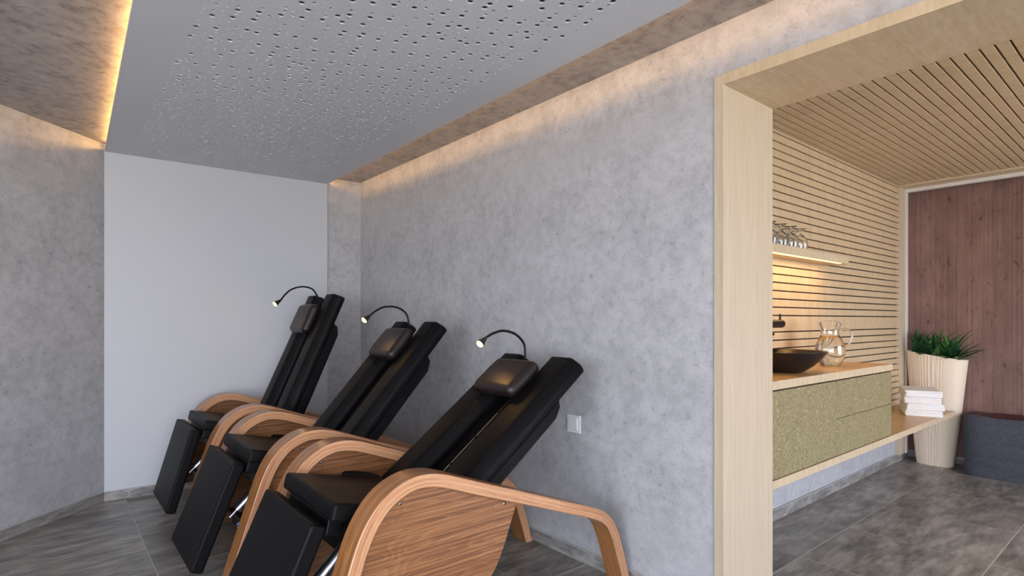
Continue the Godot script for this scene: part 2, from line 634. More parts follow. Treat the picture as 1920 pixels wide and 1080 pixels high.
func build_floor() -> void:
	var f := structure("floor", "dark grey slate-look floor tiles with pale joints", "floor")
	var b := MB.new()
	b.box(Vector3(LEFT_X - 0.3, -0.2, -4.7), Vector3(WASH_RIGHT + 0.3, -0.0009, FRONT_Z + 0.3))
	part("grout_bed", b.commit(), M.grout, f)
	var room := room_outline()
	var whole: ArrayMesh = null
	var gap := 0.0021
	for i in range(-6, 10):
		for j in range(-5, 9):
			var x0 := 0.367 + TILE * i
			var z0 := -1.79 + TILE * j
			var sq := PackedVector2Array([Vector2(x0 + gap, z0 + gap), Vector2(x0 + TILE - gap, z0 + gap), Vector2(x0 + TILE - gap, z0 + TILE - gap), Vector2(x0 + gap, z0 + TILE - gap)])
			for piece in Geometry2D.intersect_polygons(sq, room):
				if absf(area2(piece)) < 0.0004:
					continue
				var mid := Vector2(x0 + TILE / 2, z0 + TILE / 2)
				var whole_tile := absf(absf(area2(piece)) - absf(area2(sq))) < 1e-5
				var mesh: ArrayMesh
				if whole_tile and whole: mesh = whole
				else:
					var local := PackedVector2Array()
					for q in piece: local.append((q - mid) * Vector2(1, -1))
					mesh = extrude(local, -0.010, 0.0, 0.0008)
					if whole_tile: whole = mesh
				part("floor_tile", mesh, M.tiles[posmod(i * 7 + j * 5 + (i * j) % 3, 6)], f, Vector3(mid.x, 0, mid.y), Basis(Vector3.RIGHT, -PI / 2))


# a straight wall: its face runs from a to b (plan x, z); the room lies to the left when walking from a to b
func wall_frame(called: String, label: String, a: Vector2, b: Vector2) -> Node3D:
	var d := b - a
	return structure(called, label, "wall", Vector3(a.x, 0, a.y), atan2(-d.y, d.x))


# tile skirting along local x from x0 to x1 in front of the wall face (local +z is the room)
func skirting(parent: Node3D, called: String, label: String, x0: float, x1: float, phase: float, face := 0.0, h := 0.058) -> void:
	var s := base(called, parent.transform * Vector3(0, 0, 0))
	s.transform = parent.transform
	tag(s, label, "baseboard", "", "structure")
	var x := x0
	var stop := x0 + phase
	while x < x1 - 0.001:
		var e := minf(stop, x1)
		if e - x > 0.004:
			box_part("skirting_tile", Vector3(x + 0.0012, 0.001, face), Vector3(e - 0.0012, h, face + 0.010), M.skirting, s)
		x = e
		stop += TILE
	box_part("sealant", Vector3(x0, h, face), Vector3(x1, h + 0.004, face + 0.0085), M.sealant, s)
	box_part("joint", Vector3(x0, 0.0005, face), Vector3(x1, h - 0.001, face + 0.0088), M.grout, s)


func build_walls() -> void:
	var top := CEIL + 0.25
	# right-hand wall, in three pieces round the doorway
	var w := structure("wall_right", "long grey concrete-look plaster wall behind the massage chairs", "wall")
	box_part("plaster", Vector3(RIGHT_X, 0, -4.6), Vector3(LINING_X, top, DOOR_L - 0.03), M.plaster, w)
	box_part("plaster", Vector3(RIGHT_X, DOOR_H + 0.03, DOOR_L - 0.03), Vector3(LINING_X, top, DOOR_R + 0.03), M.plaster, w)
	box_part("plaster", Vector3(RIGHT_X, 0, DOOR_R + 0.03), Vector3(LINING_X, top, FRONT_Z + 0.25), M.plaster, w)
	var run := Node3D.new()
	run.transform = Transform3D(Basis(Vector3.UP, -PI / 2), Vector3(RIGHT_X, 0, BACK_R.y))
	skirting(run, "baseboard_right", "grey tile skirting along the long plaster wall behind the chairs", 0.0, DOOR_L - 0.04 - BACK_R.y, 0.06)
	run.free()

	# back wall: plaster with a flat white panel as wide as the ceiling raft
	var bw := wall_frame("wall_back", "back wall with a flat white panel beside grey plaster", BACK_L, BACK_R)
	var wide := BACK_L.distance_to(BACK_R)
	box_part("plaster", Vector3(-0.25, 0, -0.25), Vector3(wide + 0.3, top, 0.0), M.plaster, bw)
	box_part("white_panel", Vector3(0.0, 0.06, 0.0), Vector3(1.394, RAFT + 0.004, 0.018), M.white_paint, bw)
	skirting(bw, "baseboard_back", "grey tile skirting below the white wall panel", 0.0, wide, 0.13, 0.018)

	# left wall at 45 degrees
	var l_far := Vector2(LEFT_X, BACK_L.y + (BACK_L.x - LEFT_X))
	var lw := wall_frame("wall_left", "slanting grey concrete-look plaster wall left of the white panel", l_far, BACK_L)
	var long := l_far.distance_to(BACK_L)
	box_part("plaster", Vector3(-0.2, 0, -0.3), Vector3(long, top, 0.0), M.plaster, lw)
	skirting(lw, "baseboard_left", "grey tile skirting along the slanting plaster wall", 0.0, long - 0.008, fposmod(long - 0.08, TILE))
	# the way back to the windows: plaster and glazing behind the camera
	var ls := structure("wall_left_return", "plaster wall with a window leading back from the slanting wall", "wall")
	var lz := -0.75
	box_part("plaster", Vector3(LEFT_X - 0.3, 0, l_far.y - 0.2), Vector3(LEFT_X, top, lz), M.plaster, ls)
	box_part("plaster", Vector3(LEFT_X - 0.3, 0, lz), Vector3(LEFT_X, 0.06, FRONT_Z - 0.1), M.plaster, ls)
	box_part("plaster", Vector3(LEFT_X - 0.3, 2.14, lz), Vector3(LEFT_X, top, FRONT_Z - 0.1), M.plaster, ls)
	box_part("plaster", Vector3(LEFT_X - 0.3, 0, FRONT_Z - 0.1), Vector3(LEFT_X, top, FRONT_Z + 0.25), M.plaster, ls)
	window("window_1", "tall white-framed window at the end of the slanting wall", Vector3(LEFT_X - 0.14, 0.06, (lz + FRONT_Z - 0.1) / 2), PI / 2, FRONT_Z - 0.1 - lz, 2.08, 2)

	var fw := structure("wall_front", "plaster wall with two glazed openings opposite the white panel", "wall")
	var z0 := FRONT_Z
	var z1 := FRONT_Z + 0.25
	box_part("plaster", Vector3(LEFT_X, 0, z0), Vector3(-2.85, top, z1), M.plaster, fw)
	box_part("plaster", Vector3(-2.85, 0, z0), Vector3(0.75, 0.06, z1), M.plaster, fw)
	box_part("plaster", Vector3(-2.85, 2.14, z0), Vector3(0.75, top, z1), M.plaster, fw)
	box_part("plaster", Vector3(0.75, 0, z0), Vector3(2.6, top, z1), M.plaster, fw)
	box_part("plaster", Vector3(2.6, 0, z0), Vector3(2.9, top, z1), M.plaster, fw)
	box_part("plaster", Vector3(2.9, 0, z0), Vector3(4.9, 0.06, z1), M.plaster, fw)
	box_part("plaster", Vector3(2.9, 2.1, z0), Vector3(4.9, top, z1), M.plaster, fw)
	box_part("plaster", Vector3(4.9, 0, z0), Vector3(WASH_RIGHT + 0.3, top, z1), M.plaster, fw)
	window("window_3", "white-framed window of the washroom", Vector3(3.9, 0.06, FRONT_Z + 0.14), 0.0, 2.0, 2.04, 2)
	window("window_2", "wide white-framed glazing of the chair room", Vector3(-1.05, 0.06, FRONT_Z + 0.14), 0.0, 3.6, 2.08, 3)


func window(called: String, label: String, at: Vector3, turn: float, wide: float, hh: float, panes: int) -> void:
	var w := structure(called, label, "window", at, turn)
	var hw := wide / 2
	var t := 0.05
	var bars := [[-hw, 0.0, -hw + t, hh], [hw - t, 0.0, hw, hh], [-hw + t, 0.0, hw - t, t], [-hw + t, hh - t, hw - t, hh]]
	for k in panes:
		var x0 := -hw + wide / panes * k
		var x1 := x0 + wide / panes
		if k > 0: bars.append([x0 - t / 2, t, x0 + t / 2, hh - t])
		box_part("pane", Vector3(x0 + (t if k == 0 else t / 2), t, -0.004), Vector3(x1 - (t if k == panes - 1 else t / 2), hh - t, 0.004), M.pane, w)
	for r in bars:
		box_part("frame_bar", Vector3(r[0], r[1], -0.03), Vector3(r[2], r[3], 0.03), M.white_trim, w, 0.004)


func raft_left(z: float) -> float:
	return 0.261 - (z + 4.31) * 0.0243


func raft_right(z: float) -> float:
	return 1.654 - (z + 4.25) * 0.0075


func build_ceiling() -> void:
	var c := structure("ceiling", "rough grey-brown plaster ceiling round a perforated white raft", "ceiling")
	box_part("slab", Vector3(LEFT_X - 0.3, CEIL, -4.75), Vector3(LINING_X, CEIL + 0.22, FRONT_Z + 0.25), M.ceiling, c)
	# raft: a white board with scattered round holes, its sides set out beyond a core that carries the light strips
	var zb := -4.31
	var zf := 1.5
	var xl := 0.385
	var xr := 1.481
	var zh0 := -4.19
	var zh1 := 1.25
	var y := RAFT
	var yt := RAFT + 0.0165
	var b := MB.new()
	var flat := func(a: Vector2, q: Vector2, r: Vector2, s: Vector2) -> void:
		b.quad(Vector3(a.x, y, a.y), Vector3(q.x, y, q.y), Vector3(r.x, y, r.y), Vector3(s.x, y, s.y))
	var P0 := Vector2(raft_left(zb), zb)
	var P1 := Vector2(raft_right(zb), zb)
	var P2 := Vector2(raft_right(zf), zf)
	var P3 := Vector2(raft_left(zf), zf)
	flat.call(P0, P1, Vector2(xr, zh0), Vector2(xl, zh0))
	flat.call(P1, P2, Vector2(xr, zh1), Vector2(xr, zh0))
	flat.call(P2, P3, Vector2(xl, zh1), Vector2(xr, zh1))
	flat.call(P3, P0, Vector2(xl, zh0), Vector2(xl, zh1))
	var nx := 36
	var nz := 180
	var hr := RandomNumberGenerator.new()
	hr.seed = 5
	var dn := Vector3(0, -1, 0)
	var sx := (xr - xl) / nx
	var sz := (zh1 - zh0) / nz
	for i in nx:
		for j in nz:
			var x0 := xl + sx * i
			var z0 := zh0 + sz * j
			var place := posmod(i * 2 + j * 3 + (j / 7) % 3, 7)
			var pick: float = [0.05, 0.7, 0.95, 0.3, 0.7, 0.45, 0.7][place] if hr.randf() < 0.82 else hr.randf()
			var r := 0.0112 if pick < 0.17 else 0.0074 if pick < 0.40 else 0.0040 if pick < 0.84 else 0.0
			var jx := hr.randf_range(-1, 1)
			var jz := hr.randf_range(-1, 1)
			if r == 0.0:
				flat.call(Vector2(x0, z0), Vector2(x0 + sx, z0), Vector2(x0 + sx, z0 + sz), Vector2(x0, z0 + sz))
				continue
			var cx := x0 + sx / 2 + jx * (sx / 2 - r - 0.002)
			var cz := z0 + sz / 2 + jz * (sz / 2 - r - 0.002)
			var k := 16 if r > 0.005 else 8
			var q := k / 4
			var outer := []
			var ring := []
			for m in k:
				var side := m / q
				var f := float(m % q) / q
				outer.append([Vector2(x0 + sx * f, z0), Vector2(x0 + sx, z0 + sz * f), Vector2(x0 + sx * (1 - f), z0 + sz), Vector2(x0, z0 + sz * (1 - f))][side])
				var a := -PI * 0.75 + TAU * m / k
				ring.append(Vector2(cx + cos(a) * r, cz + sin(a) * r))
			for m in k:
				var m2 := (m + 1) % k
				var A := Vector3(outer[m].x, y, outer[m].y); var B := Vector3(outer[m2].x, y, outer[m2].y)
				var C := Vector3(ring[m2].x, y, ring[m2].y); var D := Vector3(ring[m].x, y, ring[m].y)
				b.quad_n(A, B, C, D, dn, dn, dn, dn)
				var nC := Vector3(cx - C.x, 0, cz - C.z).normalized()
				var nD := Vector3(cx - D.x, 0, cz - D.z).normalized()
				var up := Vector3(0, 0.0055, 0)
				b.quad_n(D, C, C + up, D + up, nD, nC, nC, nD)
	# sides and top rim
	for e in [[P0, P1], [P1, P2], [P2, P3], [P3, P0]]:
		var a: Vector2 = e[0]; var d: Vector2 = e[1]
		b.quad(Vector3(a.x, y, a.y), Vector3(a.x, yt, a.y), Vector3(d.x, yt, d.y), Vector3(d.x, y, d.y))
	b.quad(Vector3(P0.x, yt, P0.y), Vector3(P3.x, yt, P3.y), Vector3(P2.x, yt, P2.y), Vector3(P1.x, yt, P1.y))
	var board := part("perforated_board", b.commit(), M.raft, c)
	tag(board, "white acoustic board with scattered round holes of three sizes")
	box_part("fleece", Vector3(xl - 0.02, RAFT + 0.0057, zh0 - 0.01), Vector3(xr + 0.02, RAFT + 0.0150, zh1 + 0.01), M.fleece, c)
	var core := MB.new()
	var inset := 0.036
	var Q := [Vector2(P0.x + inset, zb), Vector2(P1.x - inset, zb), Vector2(P2.x - inset, zf - inset), Vector2(P3.x + inset, zf - inset)]
	for k in 4:
		var a: Vector2 = Q[k]; var d: Vector2 = Q[(k + 1) % 4]
		core.quad(Vector3(a.x, yt, a.y), Vector3(a.x, CEIL, a.y), Vector3(d.x, CEIL, d.y), Vector3(d.x, yt, d.y))
	part("raft_core", core.commit(), M.white_paint, c)


# glowing strips in the gap above the raft's two long edges, each with a light of its size
func build_light_strips() -> void:
	var zb := -4.27
	var zf := 1.4
	for side in [-1.0, 1.0]:
		var xb: float = raft_left(zb) + 0.036 if side < 0 else raft_right(zb) - 0.036
		var xf: float = raft_left(zf) + 0.036 if side < 0 else raft_right(zf) - 0.036
		var mid := Vector3((xb + xf) / 2, 2.2105, (zb + zf) / 2)
		var long := Vector2(xf - xb, zf - zb).length()
		var t := thing("light_strip", "warm light strip hidden above the raft edge facing the slanting wall" if side < 0 else "warm light strip hidden above the raft edge facing the long plaster wall", "light strip", mid, atan2(xf - xb, zf - zb))
		box_part("tape", Vector3(-0.002, -0.005, -long / 2), Vector3(0.002, 0.005, long / 2), M.led, t).position.x = side * 0.003
		var l := AreaLight3D.new()
		l.name = "strip_glow"
		l.area_size = Vector2(long, 0.010)
		l.light_color = Color(1.0, 0.77, 0.47)
		l.light_energy = 0.72
		l.shadow_enabled = true
		l.area_range = 9.0
		t.add_child(l)
		l.position = Vector3(side * 0.0062, 0, 0)
		l.rotation.y = -side * PI / 2


# ------------------------------------------------------------------ doorway and washroom shell

func build_doorway() -> void:
	var d := structure("door_1", "wide doorway lined with pale ash wood", "doorway")
	var t := 0.0385
	var fx := RIGHT_X - 0.009
	# lining boards: a front strip and deep jambs
	box_part("jamb", Vector3(fx, 0.0, DOOR_L - t), Vector3(LINING_X, DOOR_H + t, DOOR_L), M.ash_tall, d, 0.002)
	box_part("jamb", Vector3(fx, 0.0, DOOR_R), Vector3(LINING_X, DOOR_H + t, DOOR_R + t), M.ash_tall, d, 0.002)
	var h := MB.new()
	h.box(Vector3(-(DOOR_R - DOOR_L) / 2, 0, -(LINING_X - fx) / 2), Vector3((DOOR_R - DOOR_L) / 2, t, (LINING_X - fx) / 2))
	part("header", h.commit(), M.ash, d, Vector3((fx + LINING_X) / 2, DOOR_H, (DOOR_L + DOOR_R) / 2), Basis(Vector3.UP, PI / 2))
	# a narrow stop on the inner edge of the front strip
	box_part("stop_strip", Vector3(fx - 0.002, 0.0, DOOR_L - 0.004), Vector3(fx + 0.012, DOOR_H, DOOR_L + 0.001), M.ash_tall, d)


func build_washroom() -> void:
	var top := CEIL + 0.25
	# back wall: plaster below, horizontal ash slats above the shelf
	var w := structure("wall_washroom_back", "washroom wall of horizontal pale ash slats over grey plaster", "wall")
	box_part("plaster", Vector3(RIGHT_X + 0.02, 0, WASH_BACK - 0.25), Vector3(WASH_RIGHT + 0.3, top, WASH_BACK), M.plaster, w)
	box_part("batten_panel", Vector3(LINING_X, 0.47, WASH_BACK), Vector3(5.21, WASH_CEIL, WASH_BACK + 0.006), M.batten, w)
	var pitch := 0.0465
	var gap := 0.0072
	var yb := 1.1584 - pitch * 15 # a joint of the slats lies at 1.1584
	var k := 0
	while yb < WASH_CEIL - 0.013:
		var hgt := pitch
		if absf(yb + pitch * 2 - 1.1584) < 0.01: hgt = pitch * 2   # one slat of double width
		var y1 := minf(yb + hgt - gap / 2, WASH_CEIL - 0.001)
		var y0 := yb + gap / 2
		if y1 - y0 > 0.01:
			slat("slat", w, Vector3(LINING_X, (y0 + y1) / 2, WASH_BACK + 0.006), 5.21 - LINING_X, y1 - y0, 0.019, false)
		yb += hgt
		k += 1
	var run := Node3D.new()
	run.position = Vector3(LINING_X, 0, WASH_BACK)
	skirting(run, "baseboard_washroom", "grey tile skirting under the floating bench in the washroom", 0.0, 5.36 - LINING_X, 0.15, 0.003)
	run.free()

	# boarded brown wall
	var r := structure("wall_washroom_right", "dark brown smoked-oak boarded wall behind the plant", "wall")
	box_part("backing", Vector3(WASH_RIGHT + 0.012, 0, WASH_BACK - 0.25), Vector3(WASH_RIGHT + 0.3, top, FRONT_Z + 0.25), M.batten, r)
	var z := WASH_BACK
	var n := 0
	var br := RandomNumberGenerator.new()
	br.seed = 3
	while z < FRONT_Z:
		var wid := minf([0.19, 0.14, 0.22, 0.165][n % 4], FRONT_Z - z)
		box_part("board", Vector3(WASH_RIGHT, 0.0, z + 0.0004), Vector3(WASH_RIGHT + 0.012, WASH_CEIL, z + wid - 0.0004), M.smoked[n % 4], r)
		z += wid
		n += 1
	var sk := Node3D.new()
	sk.transform = Transform3D(Basis(Vector3.UP, -PI / 2), Vector3(WASH_RIGHT, 0, WASH_BACK))
	skirting(sk, "baseboard_washroom_right", "grey tile skirting at the foot of the brown boarded wall", 0.0, FRONT_Z - WASH_BACK, 0.3, 0.0, 0.05)
	sk.free()

	# slatted ceiling
	var c := structure("ceiling", "washroom ceiling of narrow pale ash slats with dark gaps", "ceiling")
	box_part("slab", Vector3(LINING_X, WASH_CEIL + 0.03, WASH_BACK - 0.25), Vector3(WASH_RIGHT + 0.3, WASH_CEIL + 0.25, FRONT_Z + 0.25), M.batten, c)
	slat("slat", c, Vector3(LINING_X, WASH_CEIL, WASH_BACK + 0.0205), 5.36 - LINING_X, 0.0275, 0.02, true)
	var zz := -0.44 - 0.0467 * 22
	while zz < FRONT_Z:
		slat("slat", c, Vector3(LINING_X, WASH_CEIL, zz + 0.0467 / 2), 5.36 - LINING_X, 0.0467 - 0.0080, 0.02, true)
		zz += 0.0467

	# portal of ash and a white bead in front of the brown boards
	var p := structure("trim_1", "ash portal with a white bead round the brown boarded wall", "trim")
	box_part("post", Vector3(5.21, 0.055, WASH_BACK), Vector3(5.345, WASH_CEIL, WASH_BACK + 0.030), M.ash_tall, p, 0.002)
	box_part("bead", Vector3(5.345, 0.055, WASH_BACK), Vector3(5.385, WASH_CEIL, WASH_BACK + 0.040), M.white_trim, p)
	box_part("head", Vector3(5.21, WASH_CEIL - 0.010, WASH_BACK + 0.03), Vector3(5.345, WASH_CEIL + 0.02, FRONT_Z), M.ash, p)
	box_part("head_bead", Vector3(5.345, WASH_CEIL - 0.035, WASH_BACK + 0.04), Vector3(5.385, WASH_CEIL + 0.02, FRONT_Z), M.white_trim, p)


var slat_meshes := {}

# a slat with chamfered front edges; it starts at "at" and runs along x
func slat(called: String, parent: Node3D, at: Vector3, long: float, wide: float, thick: float, overhead: bool) -> void:
	var key := "%.4f %.4f" % [long, wide]
	if not slat_meshes.has(key):
		var c := 0.0012
		var h := wide / 2
		# section in (across, out); extruded, then turned so that its length runs along x
		slat_meshes[key] = extrude(PackedVector2Array([Vector2(-h, 0), Vector2(h, 0), Vector2(h, thick - c), Vector2(h - c, thick), Vector2(-h + c, thick), Vector2(-h, thick - c)]), 0.0, long)
	# mesh axes: x across, y out, z along
	var b := Basis(Vector3(0, 1, 0), Vector3(0, 0, 1), Vector3(1, 0, 0)) if not overhead else Basis(Vector3(0, 0, 1), Vector3(0, -1, 0), Vector3(1, 0, 0))
	if overhead:
		at.y += thick
	part(called, slat_meshes[key], M.ash_slat, parent, at, b)


# ------------------------------------------------------------------ massage chairs

const CX := 1.2          # the chair's own origin stands at this x
const PIVOT := Vector2(0.925, 0.577)

var chair_parts := {}


func arm_outline() -> Array:
	return smooth_path([Vector2(0.520, 0.0), Vector2(0.556, 0.119), Vector2(0.584, 0.205), Vector2(0.614, 0.297), Vector2(0.648, 0.400), Vector2(0.669, 0.463), Vector2(0.692, 0.515), Vector2(0.720, 0.560), Vector2(0.757, 0.600), Vector2(0.800, 0.628), Vector2(0.845, 0.645), Vector2(0.891, 0.651), Vector2(0.938, 0.647), Vector2(0.985, 0.635), Vector2(1.036, 0.617), Vector2(1.171, 0.567), Vector2(1.353, 0.501), Vector2(1.505, 0.445), Vector2(1.620, 0.403), Vector2(1.700, 0.372), Vector2(1.752, 0.345), Vector2(1.790, 0.312), Vector2(1.816, 0.272), Vector2(1.836, 0.228), Vector2(1.861, 0.160), Vector2(1.885, 0.090), Vector2(1.912, 0.0)], 4)


func arm_offset(o: Array, t: float) -> Array:
	var out := []
	for i in o.size():
		var d: Vector2 = (o[mini(i + 1, o.size() - 1)] - o[maxi(i - 1, 0)]).normalized()
		var q: Vector2 = o[i] + Vector2(d.y, -d.x) * t
		if i == 0 or i == o.size() - 1: q.y = 0.0
		out.append(q)
	return out


# bent plywood band: veneer on its broad faces, layers on its edges
func arm_mesh(wide: float) -> ArrayMesh:
	var o := arm_outline()
	var t := 0.042
	var c := 0.003
	var rows := [arm_offset(o, 0.0), arm_offset(o, c), arm_offset(o, t - c), arm_offset(o, t)]
	var h := wide / 2
	var face := MB.new()
	var edge := MB.new()
	var run := 0.0
	var at := func(r: int, i: int, z: float) -> Vector3: return Vector3(rows[r][i].x - CX, rows[r][i].y, z)
	var nrm := func(i: int) -> Vector3:
		var d: Vector2 = (o[mini(i + 1, o.size() - 1)] - o[maxi(i - 1, 0)]).normalized()
		return Vector3(-d.y, d.x, 0)
	for i in o.size() - 1:
		var step: float = (o[i + 1] - o[i]).length()
		var u0 := run * 0.9
		var u1 := (run + step) * 0.9
		var n0: Vector3 = nrm.call(i); var n1: Vector3 = nrm.call(i + 1)
		face.quad_n(at.call(0, i, -h + c), at.call(0, i, h - c), at.call(0, i + 1, h - c), at.call(0, i + 1, -h + c), n0, n0, n1, n1, Vector2(u0, 0), Vector2(u0, 0.4), Vector2(u1, 0.4), Vector2(u1, 0))
		face.quad_n(at.call(3, i, h - c), at.call(3, i, -h + c), at.call(3, i + 1, -h + c), at.call(3, i + 1, h - c), -n0, -n0, -n1, -n1, Vector2(u0, 0.9), Vector2(u0, 0.5), Vector2(u1, 0.5), Vector2(u1, 0.9))
		for s in [-1.0, 1.0]:
			var zc: float = s * h
			var zi: float = s * (h - c)
			var f := Vector3(0, 0, s)
			var k0: Vector3 = (n0 + f).normalized(); var k1: Vector3 = (n1 + f).normalized()
			var j0: Vector3 = (f - n0).normalized(); var j1: Vector3 = (f - n1).normalized()
			var strips := [[0, zi, 1, zc, k0, k0, k1, k1, 0.0, 0.07], [1, zc, 2, zc, f, f, f, f, 0.07, 0.93], [2, zc, 3, zi, j0, j0, j1, j1, 0.93, 1.0]]
			for q in strips:
				var A: Vector3 = at.call(q[0], i, q[1]); var B: Vector3 = at.call(q[2], i, q[3]); var C: Vector3 = at.call(q[2], i + 1, q[3]); var D: Vector3 = at.call(q[0], i + 1, q[1])
				var ua := Vector2(u0, q[8]); var ub := Vector2(u0, q[9]); var uc := Vector2(u1, q[9]); var ud := Vector2(u1, q[8])
				if s > 0: edge.quad_n(A, B, C, D, q[4], q[5], q[6], q[7], ua, ub, uc, ud)
				else: edge.quad_n(D, C, B, A, q[7], q[6], q[5], q[4], ud, uc, ub, ua)
		run += step
	for e in [0, o.size() - 1]:
		edge.quad(at.call(0, e, -h), at.call(0, e, h), at.call(3, e, h), at.call(3, e, -h))
	var m := face.commit(null, M.veneer)
	return edge.commit(m, M.ply)


func side_panel_mesh() -> ArrayMesh:
	var inner := arm_offset(arm_outline(), 0.0415)
	var p := PackedVector2Array()
	for q in inner:
		if q.y > 0.11 and q.x < 1.296: p.append(Vector2(q.x - CX, q.y))
	for q in smooth_path([Vector2(1.300, 0.470), Vector2(1.272, 0.405), Vector2(1.243, 0.334), Vector2(1.212, 0.276), Vector2(1.180, 0.236), Vector2(1.120, 0.190), Vector2(1.030, 0.150), Vector2(0.900, 0.118), Vector2(0.760, 0.105), Vector2(0.640, 0.104), Vector2(0.605, 0.108)], 3):
		p.append(Vector2(q.x - CX, q.y))
	return extrude(p, -0.009, 0.009, 0.0015)


func pad_mesh() -> ArrayMesh:
	# section in (z, n), soft corners, drawn along s
	var raw := [Vector2(-0.060, -0.138), Vector2(0.060, -0.138), Vector2(0.096, -0.178), Vector2(0.094, -0.214), Vector2(-0.094, -0.214), Vector2(-0.096, -0.178)]
	var p := PackedVector2Array()
	for i in raw.size():
		var a: Vector2 = raw[(i + raw.size() - 1) % raw.size()]; var b: Vector2 = raw[i]; var c: Vector2 = raw[(i + 1) % raw.size()]
		var r := 0.012
		var s := b + (a - b).normalized() * r
		var e := b + (c - b).normalized() * r
		for k in 4:
			var t := k / 3.0
			p.append(s.lerp(b, t).lerp(b.lerp(e, t), t))
	return extrude(p, 0.01, 0.857, 0.006)


func prepare_chair() -> void:
	var c := chair_parts
	c.arm = arm_mesh(0.0985)
	c.panel = side_panel_mesh()
	c.pad = pad_mesh()
	c.shell = extrude(PackedVector2Array([Vector2(-0.05, -0.205), Vector2(-0.05, -0.268), Vector2(0.62, -0.268), Vector2(0.668, -0.244), Vector2(0.684, -0.205)]), -0.256, 0.256, 0.012)
	c.seat = round_box(Vector3(0.40, 0.058, 0.462), 0.011, 3, Vector3(0, 0.004, 0), 4)
	c.foot = round_box(Vector3(0.452, 0.052, 0.462), 0.010, 3, Vector3(0, 0.003, 0), 4)
	c.pillow = round_box(Vector3(0.198, 0.062, 0.268), 0.030, 5, Vector3(0.004, 0.007, 0.004), 5)
	c.base = round_box(Vector3(0.40, 0.15, 0.40), 0.01, 1)
	c.bar = tube([Vector3(0, 0, -0.27), Vector3(0, 0, 0.27)], 0.014, 10)
	c.cylinder = tube([Vector3(-0.075, 0, 0), Vector3(-0.068, 0, 0), Vector3(0.068, 0, 0), Vector3(0.075, 0, 0)], [0.021, 0.0235, 0.0235, 0.021], 20)
	c.rod = tube([Vector3(-0.115, 0, 0), Vector3(-0.07, 0, 0)], 0.0075, 12)
	c.bolt = lathe([Vector2(0.0, 0.004), Vector2(0.0035, 0.004), Vector2(0.0055, 0.0025), Vector2(0.0062, 0.0)], 12)
	c.socket = lathe([Vector2(0.0, 0.0045), Vector2(0.0036, 0.0045), Vector2(0.0036, 0.0)], 10)
	c.rail = round_box(Vector3(0.66, 0.005, 0.005), 0.0015, 1)
	c.clip = round_box(Vector3(0.008, 0.010, 0.012), 0.002, 1)
	c.control = round_box(Vector3(0.10, 0.05, 0.16), 0.008, 2)
	c.hinge = round_box(Vector3(0.05, 0.05, 0.36), 0.006, 1)
	c.button = lathe([Vector2(0.0, 0.004), Vector2(0.004, 0.0034), Vector2(0.006, 0.0)], 12)
	c.holder = round_box(Vector3(0.17, 0.052, 0.030), 0.0148, 4, Vector3(0, 0.008, 0), 4)
	var neck := smooth_path([Vector3(0.70, -0.225, 0), Vector3(0.80, -0.215, 0), Vector3(0.856, -0.150, 0), Vector3(0.884, -0.098, 0), Vector3(0.868, -0.032, 0), Vector3(0.822, 0.022, 0), Vector3(0.770, 0.047, 0), Vector3(0.728, 0.056, 0)], 7)
	c.neck = tube(neck, 0.0058, 10)
	c.shade = lathe([Vector2(0.0, 0.0), Vector2(0.0065, 0.0), Vector2(0.0085, 0.010), Vector2(0.012, 0.024), Vector2(0.0185, 0.044), Vector2(0.0200, 0.048), Vector2(0.0185, 0.048), Vector2(0.011, 0.026), Vector2(0.0, 0.022)], 20)
	c.bulb = lathe([Vector2(0.0, 0.026), Vector2(0.010, 0.030), Vector2(0.0165, 0.043), Vector2(0.0150, 0.050), Vector2(0.008, 0.055), Vector2(0.0, 0.0565)], 18)
	c.glow_blue = plain(c8(60, 120, 220), 0.3)
	c.glow_blue.emission_enabled = true
	c.glow_blue.emission = Color(0.2, 0.5, 1.0)
	c.glow_blue.emission_energy_multiplier = 0.8


